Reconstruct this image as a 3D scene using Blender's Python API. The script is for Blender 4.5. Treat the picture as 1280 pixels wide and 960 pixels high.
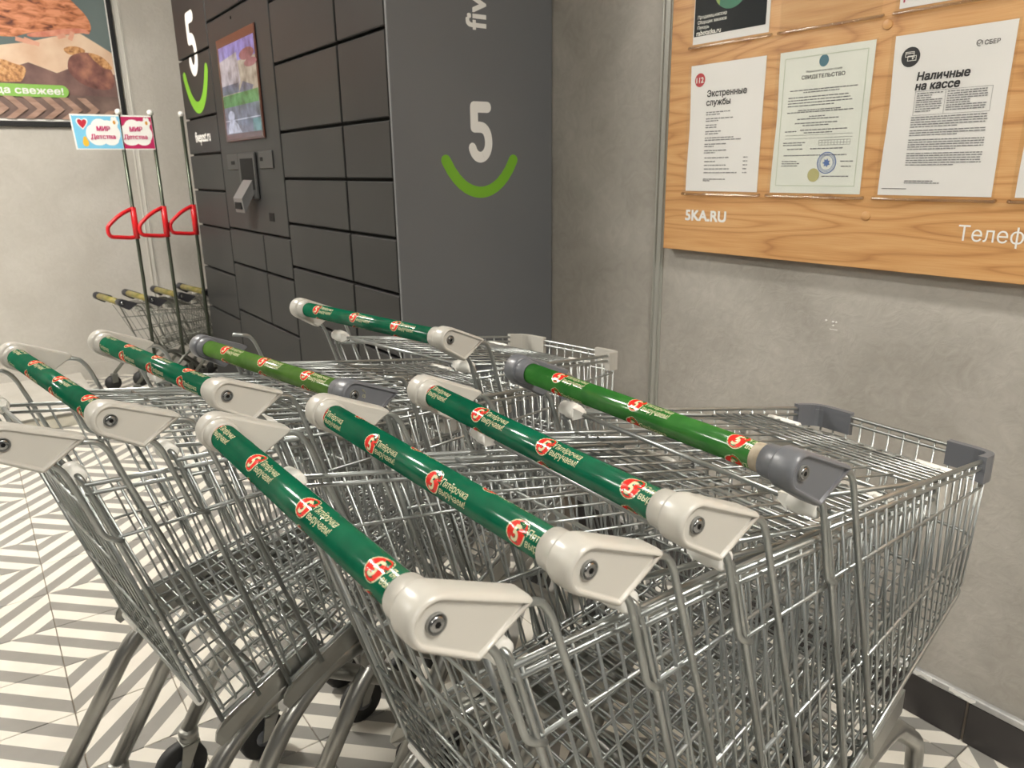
import bpy, math, random
from mathutils import Vector, Matrix
random.seed(4)
sc = bpy.context.scene
for o in list(bpy.data.objects): bpy.data.objects.remove(o)
COL = sc.collection
V = Vector

# ------------------------------------------------------------------ camera, world, exposure
cam_d = bpy.data.cameras.new('camera'); cam = bpy.data.objects.new('camera', cam_d); COL.objects.link(cam)
_r, _u, _f = V((0.58491369, 0.81098346, -0.01348367)), V((-0.21794428, 0.17315933, 0.96047704)), V((-0.78126581, 0.55885747, -0.27803247))
CAM_Z = 1.247
m = Matrix(((_r.x, _u.x, -_f.x, 0), (_r.y, _u.y, -_f.y, 0), (_r.z, _u.z, -_f.z, CAM_Z), (0, 0, 0, 1)))
cam.matrix_world = m
cam_d.sensor_width = 36; cam_d.lens = 36 * 936.08 / 1280; cam_d.clip_start = 0.02
cam_d.dof.use_dof = True; cam_d.dof.focus_distance = 1.05; cam_d.dof.aperture_fstop = 12
sc.camera = cam
w = bpy.data.worlds.new('world'); sc.world = w; w.use_nodes = True
w.node_tree.nodes['Background'].inputs[0].default_value = (1.0, 0.965, 0.90, 1)
w.node_tree.nodes['Background'].inputs[1].default_value = 0.09
sc.view_settings.view_transform = 'Standard'; sc.view_settings.look = 'None'
sc.view_settings.exposure = 0.0; sc.view_settings.gamma = 1; sc.view_settings.use_curve_mapping = False
LAMPS = [(-3.3, -0.40, 138, 'white ceiling lamp over the rear of the left trolley row'), (-3.6, -2.7, 95, 'white ceiling lamp farther out from the child trolleys'),
         (1.1, 0.70, 112, 'white ceiling lamp nearest the information board'), (1.3, -2.0, 62, 'white ceiling lamp behind the viewer, away from the walls')]   # x, y, emission
CEIL = 2.95

# ------------------------------------------------------------------ materials
def mat(name, col, rough=.5, metal=0., coat=0., spec=.5, emit=0.):
    M = bpy.data.materials.new(name); M.use_nodes = True
    b = M.node_tree.nodes['Principled BSDF']
    b.inputs['Base Color'].default_value = (*col, 1); b.inputs['Roughness'].default_value = rough
    b.inputs['Metallic'].default_value = metal; b.inputs['Coat Weight'].default_value = coat
    b.inputs['Coat Roughness'].default_value = .06
    b.inputs['Specular IOR Level'].default_value = spec
    if emit:
        b.inputs['Emission Color'].default_value = (*col, 1); b.inputs['Emission Strength'].default_value = emit
    return M
def nd(M, t, **kw):
    n = M.node_tree.nodes.new(t)
    for k, v in kw.items(): setattr(n, k, v)
    return n
def lk(M, a, b): M.node_tree.links.new(a, b)
def ramp(M, stops):
    n = nd(M, 'ShaderNodeValToRGB'); e = n.color_ramp.elements
    while len(e) < len(stops): e.new(.5)
    for s, (p, c) in zip(e, stops): s.position = p; s.color = (*c, 1)
    return n
def noisy(name, stops, scale=8, detail=4, rough=.5, bump=0., metal=0., stretch=(1, 1, 1), dist=0., bscale=None, spec=.5, coat=0.):
    M = mat(name, stops[0][1], rough, metal, coat, spec); b = M.node_tree.nodes['Principled BSDF']
    tc = nd(M, 'ShaderNodeTexCoord'); mp = nd(M, 'ShaderNodeMapping'); mp.inputs['Scale'].default_value = stretch
    n = nd(M, 'ShaderNodeTexNoise'); n.inputs['Scale'].default_value = scale; n.inputs['Detail'].default_value = detail; n.inputs['Distortion'].default_value = dist
    r = ramp(M, stops)
    lk(M, tc.outputs['Object'], mp.inputs[0]); lk(M, mp.outputs[0], n.inputs['Vector']); lk(M, n.outputs['Fac'], r.inputs[0]); lk(M, r.outputs[0], b.inputs['Base Color'])
    if bump:
        n2 = nd(M, 'ShaderNodeTexNoise'); n2.inputs['Scale'].default_value = bscale or scale * 3; n2.inputs['Detail'].default_value = 5; n2.inputs['Distortion'].default_value = dist
        bp = nd(M, 'ShaderNodeBump'); bp.inputs['Strength'].default_value = bump; bp.inputs['Distance'].default_value = .01
        lk(M, mp.outputs[0], n2.inputs['Vector']); lk(M, n2.outputs['Fac'], bp.inputs['Height']); lk(M, bp.outputs[0], b.inputs['Normal'])
    return M

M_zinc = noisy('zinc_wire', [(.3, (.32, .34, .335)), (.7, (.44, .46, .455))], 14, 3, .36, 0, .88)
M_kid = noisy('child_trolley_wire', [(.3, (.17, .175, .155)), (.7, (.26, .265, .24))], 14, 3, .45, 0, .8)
M_tube = noisy('steel_tube', [(.3, (.30, .30, .285)), (.7, (.44, .44, .415))], 9, 4, .30, 0, .92)
M_plate = noisy('steel_plate', [(.3, (.36, .36, .34)), (.7, (.50, .50, .47))], 9, 4, .38, 0, .9)
M_beige = mat('beige_plastic', (.50, .485, .445), .30)
M_greyp = mat('grey_plastic', (.135, .142, .158), .34)
M_white = mat('white_plastic', (.80, .79, .75), .4)
M_black = mat('black_rubber', (.02, .02, .02), .6)
M_dark = mat('dark_plastic', (.035, .035, .04), .45)
M_screw = mat('screw_steel', (.35, .36, .37), .25, 1.)
M_hole = mat('screw_socket', (.010, .010, .010), .6, spec=.1)
def sleeved(M, k=.07, rough=.16):
    # printed label under a clear sleeve: diffuse print with a thin gloss
    nt = M.node_tree; b = nt.nodes['Principled BSDF']; out = nt.nodes['Material Output']
    d = nd(M, 'ShaderNodeBsdfDiffuse'); g = nd(M, 'ShaderNodeBsdfGlossy'); g.inputs['Roughness'].default_value = rough; mx = nd(M, 'ShaderNodeMixShader'); mx.inputs[0].default_value = k
    if b.inputs['Base Color'].is_linked: lk(M, b.inputs['Base Color'].links[0].from_socket, d.inputs[0])
    else: d.inputs[0].default_value = b.inputs['Base Color'].default_value
    lk(M, d.outputs[0], mx.inputs[1]); lk(M, g.outputs[0], mx.inputs[2]); lk(M, mx.outputs[0], out.inputs[0]); nt.nodes.remove(b); return M
def green(name, c1, c2): return sleeved(noisy(name, [(.35, c1), (.65, c2)], 30, 2, .30))
M_green = green('green_label', (.0015, .088, .044), (.0025, .118, .058))
M_olive = green('olive_green_label', (.020, .125, .020), (.035, .165, .028))
M_olive2 = green('faded_olive_label', (.055, .135, .022), (.085, .18, .035))
M_gold = noisy('worn_gold_label', [(.3, (.16, .16, .03)), (.7, (.38, .30, .10))], 25, 3, .35)
M_red = sleeved(mat('print_red', (.68, .028, .020)))
M_cream = sleeved(mat('print_cream', (.66, .64, .40)))
M_pwhite = mat('print_white', (.84, .83, .80), .4)
M_leaf = sleeved(mat('print_leaf_green', (.02, .14, .02)))
M_redp = mat('red_plastic', (.62, .012, .018), .35)
M_pole = mat('dark_pole', (.085, .10, .075), .3, .7)
M_lock = noisy('locker_paint', [(.35, (.021, .0215, .022)), (.65, (.026, .0265, .0265))], 3, 2, .45, spec=.25)
M_lockside = noisy('locker_side_film', [(.35, (.128, .133, .139)), (.65, (.138, .143, .149))], 2, 2, .55)
M_gap = mat('locker_gap', (.006, .006, .006), .6, spec=.1)
M_lime = mat('logo_lime', (.165, .40, .02), .5)
M_logow = mat('logo_white', (.80, .79, .76), .5)
M_paper = noisy('paper', [(.3, (.83, .82, .83)), (.7, (.88, .87, .88))], 6, 2, .55)
M_cert = noisy('certificate_paper', [(.3, (.77, .80, .76)), (.7, (.84, .865, .82))], 9, 2, .5)
M_certb = mat('certificate_border', (.60, .66, .56), .6)
M_ink = mat('ink', (.03, .03, .035), .6)
M_inkg = mat('grey_ink', (.22, .22, .24), .6)
M_stamp = mat('stamp_blue', (.13, .22, .50), .6)
M_stampd = mat('emblem_teal', (.08, .20, .27), .6)
M_seal = mat('gold_seal', (.50, .47, .22), .4)
M_night = mat('navy_print', (.006, .011, .017), .5, spec=.1)
M_deepg = mat('deep_green_print', (.0, .16, .085), .4)
M_lightg = mat('light_green_print', (.20, .36, .06), .4)
M_alu = mat('aluminium_trim', (.46, .46, .42), .4, .3)
M_frame = mat('black_frame', (.012, .012, .013), .35)
M_skirt = noisy('skirting_tile', [(.3, (.030, .027, .027)), (.7, (.046, .041, .041))], 8, 4, .35)
M_strip = noisy('metal_edge_strip', [(.35, (.42, .42, .42)), (.6, (.55, .55, .54))], 30, 3, .4, 0, .4)
M_grout = noisy('grout', [(.3, (.24, .20, .16)), (.7, (.34, .29, .24))], 20, 3, .9)
M_ceil = mat('ceiling_white', (.75, .74, .71), .8)
M_lamp = mat('lamp_housing', (.8, .8, .8), .5)
M_crim = mat('flag_crimson', (.48, .012, .10), .5)
M_sky = mat('flag_sky_blue', (.19, .53, .76), .5)
M_flagt = mat('flag_lettering', (.55, .03, .16), .5)
M_yel = mat('flag_yellow', (.80, .46, .04), .5)

def plaster(name, c1, c2):
    M = mat(name, c1, .62, 0, 0, .3); b = M.node_tree.nodes['Principled BSDF']
    tc = nd(M, 'ShaderNodeTexCoord')
    n = nd(M, 'ShaderNodeTexNoise'); n.inputs['Scale'].default_value = 2.6; n.inputs['Detail'].default_value = 7; n.inputs['Distortion'].default_value = .8
    n2 = nd(M, 'ShaderNodeTexNoise'); n2.inputs['Scale'].default_value = 17; n2.inputs['Detail'].default_value = 6; n2.inputs['Distortion'].default_value = 2.2; n2.inputs['Roughness'].default_value = .6
    lk(M, tc.outputs['Object'], n.inputs['Vector']); lk(M, tc.outputs['Object'], n2.inputs['Vector'])
    ad = nd(M, 'ShaderNodeMath', operation='MULTIPLY_ADD'); ad.inputs[1].default_value = .45
    lk(M, n2.outputs['Fac'], ad.inputs[0]); lk(M, n.outputs['Fac'], ad.inputs[2])
    r = ramp(M, [(.55, c1), (.92, c2)]); lk(M, ad.outputs[0], r.inputs[0]); lk(M, r.outputs[0], b.inputs['Base Color'])
    n3 = nd(M, 'ShaderNodeTexNoise'); n3.inputs['Scale'].default_value = 26; n3.inputs['Detail'].default_value = 4; n3.inputs['Distortion'].default_value = 1.6
    lk(M, tc.outputs['Object'], n3.inputs['Vector'])
    r3 = ramp(M, [(.42, (0, 0, 0)), (.62, (1, 1, 1))]); lk(M, n3.outputs['Fac'], r3.inputs[0])
    bp = nd(M, 'ShaderNodeBump'); bp.inputs['Strength'].default_value = .10; bp.inputs['Distance'].default_value = .006
    lk(M, r3.outputs[0], bp.inputs['Height']); lk(M, bp.outputs[0], b.inputs['Normal'])
    return M
M_plaster = plaster('grey_plaster_panel', (.345, .325, .29), (.465, .44, .40))
M_plaster2 = plaster('pale_plaster_panel', (.48, .455, .41), (.56, .535, .49))

def stripes():
    M = mat('striped_floor_tile', (.6, .58, .52), .32); b = M.node_tree.nodes['Principled BSDF']
    tc = nd(M, 'ShaderNodeTexCoord'); sp = nd(M, 'ShaderNodeSeparateXYZ'); lk(M, tc.outputs['Object'], sp.inputs[0])
    a = nd(M, 'ShaderNodeMath', operation='SUBTRACT'); lk(M, sp.outputs['X'], a.inputs[0]); lk(M, sp.outputs['Y'], a.inputs[1])
    d = nd(M, 'ShaderNodeMath', operation='MULTIPLY_ADD'); d.inputs[1].default_value = 1 / .1097; d.inputs[2].default_value = 40.0; lk(M, a.outputs[0], d.inputs[0])
    f = nd(M, 'ShaderNodeMath', operation='FRACT'); lk(M, d.outputs[0], f.inputs[0])
    g = nd(M, 'ShaderNodeMath', operation='GREATER_THAN'); g.inputs[1].default_value = .5; lk(M, f.outputs[0], g.inputs[0])
    n = nd(M, 'ShaderNodeTexNoise'); n.inputs['Scale'].default_value = 9; n.inputs['Detail'].default_value = 5; lk(M, tc.outputs['Object'], n.inputs['Vector'])
    r1 = ramp(M, [(.3, (.66, .625, .555)), (.7, (.74, .705, .635))]); r2 = ramp(M, [(.3, (.23, .222, .205)), (.7, (.28, .27, .25))])
    lk(M, n.outputs['Fac'], r1.inputs[0]); lk(M, n.outputs['Fac'], r2.inputs[0])
    mx = nd(M, 'ShaderNodeMix', data_type='RGBA'); lk(M, g.outputs[0], mx.inputs[0]); lk(M, r1.outputs[0], mx.inputs[6]); lk(M, r2.outputs[0], mx.inputs[7])
    lk(M, mx.outputs[2], b.inputs['Base Color'])
    return M
M_tile = stripes()

def wood():
    M = mat('laminate_wood', (.6, .35, .16), .42); b = M.node_tree.nodes['Principled BSDF']
    tc = nd(M, 'ShaderNodeTexCoord'); mp = nd(M, 'ShaderNodeMapping'); mp.inputs['Scale'].default_value = (1.0, 1, 8.5); mp.inputs['Location'].default_value = (.7, 0, .35)
    lk(M, tc.outputs['Object'], mp.inputs[0])
    n0 = nd(M, 'ShaderNodeTexNoise'); n0.inputs['Scale'].default_value = 1.5; n0.inputs['Detail'].default_value = 1.5; n0.inputs['Roughness'].default_value = .35; lk(M, mp.outputs[0], n0.inputs['Vector'])
    k0 = nd(M, 'ShaderNodeMath', operation='MULTIPLY'); k0.inputs[1].default_value = 11.0; lk(M, n0.outputs['Fac'], k0.inputs[0])
    fr = nd(M, 'ShaderNodeMath', operation='FRACT'); lk(M, k0.outputs[0], fr.inputs[0])      # growth rings: contour lines of a smooth field
    mp2 = nd(M, 'ShaderNodeMapping'); mp2.inputs['Scale'].default_value = (5, 1, 240); lk(M, tc.outputs['Object'], mp2.inputs[0])
    nf = nd(M, 'ShaderNodeTexNoise'); nf.inputs['Scale'].default_value = 2; nf.inputs['Detail'].default_value = 4; lk(M, mp2.outputs[0], nf.inputs['Vector'])
    mp3 = nd(M, 'ShaderNodeMapping'); mp3.inputs['Scale'].default_value = (1.2, 1, 14); lk(M, tc.outputs['Object'], mp3.inputs[0])
    nb_ = nd(M, 'ShaderNodeTexNoise'); nb_.inputs['Scale'].default_value = 1.3; nb_.inputs['Detail'].default_value = 3; lk(M, mp3.outputs[0], nb_.inputs['Vector'])
    r0 = ramp(M, [(0, (.33, .33, .33)), (.12, (.58, .58, .58)), (.45, (.80, .80, .80)), (.88, (.62, .62, .62)), (1, (.36, .36, .36))]); lk(M, fr.outputs[0], r0.inputs[0])
    a = nd(M, 'ShaderNodeMath', operation='MULTIPLY_ADD'); a.inputs[1].default_value = .60; lk(M, nf.outputs['Fac'], a.inputs[0]); lk(M, r0.outputs[0], a.inputs[2])
    a2 = nd(M, 'ShaderNodeMath', operation='MULTIPLY_ADD'); a2.inputs[1].default_value = .7; lk(M, nb_.outputs['Fac'], a2.inputs[0]); lk(M, a.outputs[0], a2.inputs[2])
    sc_ = nd(M, 'ShaderNodeMath', operation='MULTIPLY'); sc_.inputs[1].default_value = .555; lk(M, a2.outputs[0], sc_.inputs[0])
    r = ramp(M, [(.40, (.34, .145, .046)), (.58, (.50, .245, .088)), (.72, (.61, .325, .125)), (.92, (.70, .42, .19))])
    lk(M, sc_.outputs[0], r.inputs[0]); lk(M, r.outputs[0], b.inputs['Base Color'])
    return M
M_wood = wood()
def clear():
    M = bpy.data.materials.new('clear_acrylic'); M.use_nodes = True; nt = M.node_tree
    nt.nodes.remove(nt.nodes['Principled BSDF']); out = nt.nodes['Material Output']
    t = nd(M, 'ShaderNodeBsdfTransparent'); t.inputs[0].default_value = (.985, .985, .975, 1)
    g = nd(M, 'ShaderNodeBsdfGlossy'); g.inputs['Roughness'].default_value = .06
    mx = nd(M, 'ShaderNodeMixShader'); mx.inputs[0].default_value = .035
    lk(M, t.outputs[0], mx.inputs[1]); lk(M, g.outputs[0], mx.inputs[2]); lk(M, mx.outputs[0], out.inputs[0])
    return M
M_clear = clear()
M_lip = clear(); M_lip.name = 'acrylic_edge'; M_lip.node_tree.nodes['Transparent BSDF'].inputs[0].default_value = (.80, .76, .70, 1); M_lip.node_tree.nodes['Mix Shader'].inputs[0].default_value = .16
def lampmat(s):
    return mat('lamp_diffuser', (1, .955, .87), .5, emit=s)
def screen_mat(name, c, s=1.0):
    M = mat('screen_' + name, (.01, .01, .01), .2, emit=s * .62); b = M.node_tree.nodes['Principled BSDF']
    tc = nd(M, 'ShaderNodeTexCoord'); n = nd(M, 'ShaderNodeTexNoise'); n.inputs['Scale'].default_value = 22; n.inputs['Detail'].default_value = 3
    r = ramp(M, [(.30, tuple(q * .45 for q in c)), (.52, c), (.72, tuple(min(1, q * 1.25 + .06) for q in c))])
    lk(M, tc.outputs['Object'], n.inputs['Vector']); lk(M, n.outputs['Fac'], r.inputs[0]); lk(M, r.outputs[0], b.inputs['Emission Color']); return M

# ------------------------------------------------------------------ mesh accumulator
class G:
    def __init__(s): s.v = []; s.f = []; s.sm = []; s.mi = []
    def add(s, vs, fs, smooth=False, mi=0):
        b = len(s.v); s.v += [tuple(p) for p in vs]
        for f in fs: s.f.append(tuple(i + b for i in f)); s.sm.append(smooth); s.mi.append(mi)
        return s
    def tube(s, pts, r, n=6, closed=False, mi=0):
        P = [V(p) for p in pts]; Q = [P[0]]
        for p in P[1:]:
            if (p - Q[-1]).length > 1e-6: Q.append(p)
        P = Q; L = len(P); T = []
        for i in range(L):
            a = P[i - 1] if (i or closed) else P[i]; c = P[(i + 1) % L] if (i < L - 1 or closed) else P[i]
            d1 = (P[i] - a); d2 = (c - P[i]); d = (d1.normalized() if d1.length else V()) + (d2.normalized() if d2.length else V())
            T.append(d.normalized() if d.length > 1e-6 else d2.normalized())
        up = V((0, 0, 1)) if abs(T[0].z) < .9 else V((1, 0, 0))
        x = T[0].cross(up).normalized(); vs = []
        for i in range(L):
            x = (x - T[i] * x.dot(T[i])).normalized(); y = T[i].cross(x)
            for k in range(n):
                a = 2 * math.pi * k / n; vs.append(P[i] + x * (r * math.cos(a)) + y * (r * math.sin(a)))
        fs = []
        for i in range(L if closed else L - 1):
            j = (i + 1) % L
            for k in range(n): fs.append((i * n + k, i * n + (k + 1) % n, j * n + (k + 1) % n, j * n + k))
        if not closed: fs += [tuple(range(n))[::-1], tuple(range((L - 1) * n, L * n))]
        return s.add(vs, fs, True, mi)
    def box(s, lo, hi, bev=0, mi=0):
        (a, b, c), (d, e, f) = lo, hi
        if not bev:
            vs = [(a, b, c), (d, b, c), (d, e, c), (a, e, c), (a, b, f), (d, b, f), (d, e, f), (a, e, f)]
            return s.add(vs, [(3, 2, 1, 0), (4, 5, 6, 7), (0, 1, 5, 4), (1, 2, 6, 5), (2, 3, 7, 6), (3, 0, 4, 7)], False, mi)
        import bmesh
        bm = bmesh.new(); bmesh.ops.create_cube(bm, size=1)
        for v in bm.verts: v.co = V(((a + d) / 2 + v.co.x * (d - a), (b + e) / 2 + v.co.y * (e - b), (c + f) / 2 + v.co.z * (f - c)))
        bmesh.ops.bevel(bm, geom=bm.edges[:], offset=bev, segments=1, profile=.5, affect='EDGES')
        bm.verts.index_update(); s.add([v.co[:] for v in bm.verts], [[v.index for v in fc.verts] for fc in bm.faces], False, mi); bm.free(); return s
    def lathe(s, prof, o, ax, n=16, mi=0, smooth=True):   # prof: (t along ax, r)
        ax = V(ax).normalized(); o = V(o); x = ax.orthogonal().normalized(); y = ax.cross(x); vs = []; fs = []
        for t, r in prof:
            for k in range(n):
                a = 2 * math.pi * k / n; vs.append(o + ax * t + x * (r * math.cos(a)) + y * (r * math.sin(a)))
        for i in range(len(prof) - 1):
            for k in range(n): fs.append((i * n + k, i * n + (k + 1) % n, (i + 1) * n + (k + 1) % n, (i + 1) * n + k))
        fs += [tuple(range(n))[::-1], tuple(range((len(prof) - 1) * n, len(prof) * n))]
        return s.add(vs, fs, smooth, mi)
    def loft(s, rings, smooth=True, mi=0, caps=True):
        n = len(rings[0]); vs = [p for r in rings for p in r]; fs = []
        for i in range(len(rings) - 1):
            for k in range(n): fs.append((i * n + k, i * n + (k + 1) % n, (i + 1) * n + (k + 1) % n, (i + 1) * n + k))
        s.add(vs, fs, smooth, mi)
        if caps:
            b = len(s.v) - len(vs)
            for r_ in (range(n)[::-1], range((len(rings) - 1) * n, len(rings) * n)): s.f.append(tuple(b + q for q in r_)); s.sm.append(False); s.mi.append(mi)
        return s
    def mesh(s, name, mats):
        me = bpy.data.meshes.new(name); me.from_pydata(s.v, [], s.f)
        import bmesh
        bm = bmesh.new(); bm.from_mesh(me); bmesh.ops.recalc_face_normals(bm, faces=bm.faces[:]); bm.to_mesh(me); bm.free()
        me.polygons.foreach_set('use_smooth', s.sm); me.polygons.foreach_set('material_index', s.mi)
        for m_ in (mats if isinstance(mats, (list, tuple)) else [mats]): me.materials.append(m_)
        me.update(); return me
    def build(s, name, mats, parent=None, loc=None, org=None):
        if org is not None:
            o_ = V(org); s.v = [tuple(V(p) - o_) for p in s.v]
        return link(name, s.mesh(name, mats), parent, loc)
def link(name, me, parent=None, loc=None):
    o = bpy.data.objects.new(name, me); COL.objects.link(o)
    if parent: o.parent = parent
    if loc is not None: o.location = loc
    return o
def tag(o, label=None, cat=None, group=None, kind=None):
    for k, v_ in (('label', label), ('category', cat), ('group', group), ('kind', kind)):
        if v_: o[k] = v_
    return o
def thing(name, loc, label, cat, group=None, rz=0):
    o = bpy.data.objects.new(name, None); COL.objects.link(o); o.empty_display_size = .1
    o.location = loc; o.rotation_euler.z = rz; return tag(o, label, cat, group)
def fillet(pts, rad, seg=3):
    P = [V(p) for p in pts]; out = [P[0]]
    for i in range(1, len(P) - 1):
        a, b, c = P[i - 1], P[i], P[i + 1]; r = min(rad, (a - b).length * .45, (c - b).length * .45)
        p, q = b + (a - b).normalized() * r, b + (c - b).normalized() * r
        for k in range(seg + 1):
            t = k / seg; out.append(p * (1 - t) ** 2 + b * (2 * t * (1 - t)) + q * t * t)
    return out + [P[-1]]
def lerp(a, b, t): return V(a) * (1 - t) + V(b) * t

# flat print: planes facing +X ('X': u=y, v=z) or -Y ('Y': u=x, v=z); off lifts the print off its surface
def on(pl, u, v, off): return V((pl[1] + off, u, v)) if pl[0] == 'X' else V((u, pl[1] - off, v))
def patch(g, pl, pts, off=.0006, mi=0, smooth=False):
    g.cnt = getattr(g, 'cnt', 0) + 1; off += (g.cnt % 24) * 1.2e-5
    return g.add([on(pl, u, v, off) for u, v in pts], [tuple(range(len(pts)))], smooth, mi)
def rect(u0, v0, u1, v1): return [(u0, v0), (u1, v0), (u1, v1), (u0, v1)]
def disc(u, v, ru, rv=None, n=28): rv = rv or ru; return [(u + ru * math.cos(2 * math.pi * k / n), v + rv * math.sin(2 * math.pi * k / n)) for k in range(n)]
_dg = None
def text2d(body, bold=0., shear=0., res=3):
    """flat letters: the font's outlines, triangulated and filled by winding number"""
    from mathutils.geometry import interpolate_bezier, delaunay_2d_cdt
    c = bpy.data.curves.new('text', 'FONT'); c.body = body; c.size = 1; c.shear = shear
    o = bpy.data.objects.new('text', c); COL.objects.link(o); bpy.context.view_layer.update()
    cu = o.to_curve(bpy.context.evaluated_depsgraph_get()); loops = []
    for sp in cu.splines:
        P = sp.bezier_points; L = []
        for k in range(len(P)):
            a, b = P[k], P[(k + 1) % len(P)]
            straight = a.handle_right_type == 'VECTOR' and b.handle_left_type == 'VECTOR'
            d = (b.co - a.co); flat = d.length < 1e-9 or (abs((a.handle_right - a.co).to_2d().cross(d.to_2d())) + abs((b.handle_left - a.co).to_2d().cross(d.to_2d()))) < 1e-6
            q = [a.co] if straight or flat else interpolate_bezier(a.co, a.handle_right, b.handle_left, b.co, res + 2)[:-1]
            L += [(v[0], v[1]) for v in q]
        L = [q for k, q in enumerate(L) if (V((*q, 0)) - V((*L[k - 1], 0))).length > 1e-5]
        if len(L) > 2: loops.append(L)
    o.to_curve_clear(); bpy.data.objects.remove(o); bpy.data.curves.remove(c)
    loops.sort(key=lambda L: min(q[0] for q in L)); groups = []
    for L in loops:
        a, b = min(q[0] for q in L), max(q[0] for q in L)
        if groups and a < groups[-1][1]: groups[-1][0].append(L); groups[-1][1] = max(b, groups[-1][1])
        else: groups.append([[L], b])
    vs, fs = [], []
    for Ls, _ in groups:
        pts, ed = [], []
        for L in Ls:
            b = len(pts); pts += [V(q) for q in L]; ed += [(b + k, b + (k + 1) % len(L)) for k in range(len(L))]
        r = delaunay_2d_cdt(pts, ed, [], 0, 1e-6); base = len(vs); vs += [(q.x, q.y) for q in r[0]]
        for f in r[2]:
            cx_ = sum(r[0][k].x for k in f) / len(f); cy_ = sum(r[0][k].y for k in f) / len(f); wn = 0
            for a, b in ed:
                p, q = pts[a], pts[b]
                if (p.y <= cy_) != (q.y <= cy_):
                    if p.x + (cy_ - p.y) / (q.y - p.y) * (q.x - p.x) > cx_: wn += 1 if q.y > p.y else -1
            if wn: fs.append(tuple(base + k for k in f))
    x0 = min(p[0] for p in vs); x1 = max(p[0] for p in vs); y0 = min(p[1] for p in vs); y1 = max(p[1] for p in vs)
    return [(x - x0, y) for x, y in vs], fs, x1 - x0, y0, y1
def text(g, pl, body, u, v, width=None, height=None, bold=0., shear=0., off=.0008, mi=0, rot=0, xs=None, res=3):
    """baseline-left at (u, v); width or cap height sets the size; xs stretches across"""
    extra = max(0., bold) * .85
    vs, fs, W, y0, y1 = text2d(body, 0, shear, res)
    k = width / W if width else height / .72
    kx = k if xs is None else xs
    if width and height: kx = width / W; k = height / .72
    c, s_ = math.cos(rot), math.sin(rot)
    shifts = [(0, 0)] if not extra else [(-extra, -extra), (extra, -extra), (-extra, extra), (extra, extra), (0, 0)]
    for n_, (ex, ey) in enumerate(shifts):
        g.add([on(pl, u + (x + ex) * kx * c - (y + ey) * k * s_, v + (x + ex) * kx * s_ + (y + ey) * k * c, off + n_ * 1.5e-5) for x, y in vs], fs, False, mi)
    return g
def fine_lines(g, pl, rows, h, off=.0007, mi=0, seed=1):
    """rows of print too small to read: runs of word-length dashes"""
    R = random.Random(seed)
    for u0, u1, v in rows:
        u = u0
        while u < u1 - h:
            wd = min(u1 - u, h * R.uniform(1.5, 6)); patch(g, pl, rect(u, v, u + wd, v + h), off, mi); u += wd + h * .7
def stroke(path, wid, taper=False, n=8):
    """outline of a round-ended stroke along a 2D path, as a list of convex quads + end discs"""
    polys = []; P = [V((a, b, 0)) for a, b in path]; L = len(P); left = []; right = []
    for i in range(L):
        d = (P[min(i + 1, L - 1)] - P[max(i - 1, 0)]).normalized(); nn = V((-d.y, d.x, 0))
        left.append(P[i] + nn * wid / 2); right.append(P[i] - nn * wid / 2)
    for i in range(L - 1): polys.append([(p.x, p.y) for p in (left[i], right[i], right[i + 1], left[i + 1])])
    for e in (P[0], P[-1]): polys.append(disc(e.x, e.y, wid / 2, n=14))
    return polys
def clip(poly, v, above):
    out = []
    for i in range(len(poly)):
        a, b = poly[i], poly[(i + 1) % len(poly)]; ia = (a[1] >= v) == above; ib = (b[1] >= v) == above
        if ia: out.append(a)
        if ia != ib:
            t = (v - a[1]) / (b[1] - a[1]); out.append((a[0] + (b[0] - a[0]) * t, v))
    return out if len(out) > 2 else None
# the "5 over a smile" mark in a unit frame: the five is 1 tall, bottom at 0
def bez(p, n=9):
    out = []
    for k in range(n):
        t = k / (n - 1); q = [V((*a, 0)) for a in p]
        while len(q) > 1: q = [q[i] * (1 - t) + q[i + 1] * t for i in range(len(q) - 1)]
        out.append((q[0].x, q[0].y))
    return out
FIVE = [[(.19, .91), (-.13, .91)], [(-.13, .91), (-.13, .585)], [(-.13, .585), (.0, .585)] + bez([(.0, .585), (.17, .585), (.205, .44), (.205, .335)]) + bez([(.205, .335), (.205, .18), (.10, .09), (-.0, .09)]) + bez([(-.0, .09), (-.09, .09), (-.15, .15), (-.185, .24)])]
FIVE = [FIVE[0], FIVE[1], FIVE[2]]
SMILE = bez([(-.70, .04), (-.45, -.46), (-.12, -.50), (.0, -.50)]) + bez([(.0, -.50), (.12, -.50), (.45, -.46), (.70, .04)])[1:]
def five_polys():
    out = []
    for p in FIVE: out += stroke(p, .18)
    return out
def smile_polys(): return stroke(SMILE, .19)

# ------------------------------------------------------------------ the setting
WY = 1.6247      # right wall plane
WX = -5.25       # back wall plane
T = .2195        # floor tile
fl = G().box((WX - .2, -5, -.1), (3, WY + .1, -.006)).build('floor', M_grout); tag(fl, kind='structure')
g = G().box((-T / 2 + .0012, -T / 2 + .0012, -.008), (T / 2 - .0012, T / 2 - .0012, 0), .0012)
tile_me = g.mesh('tile', M_tile)
known = {(-1.849, .018): 1, (-2.07, .018): 0}
R = random.Random(12); cells = []
x_edge, y_edge = -1.849, .018
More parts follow.
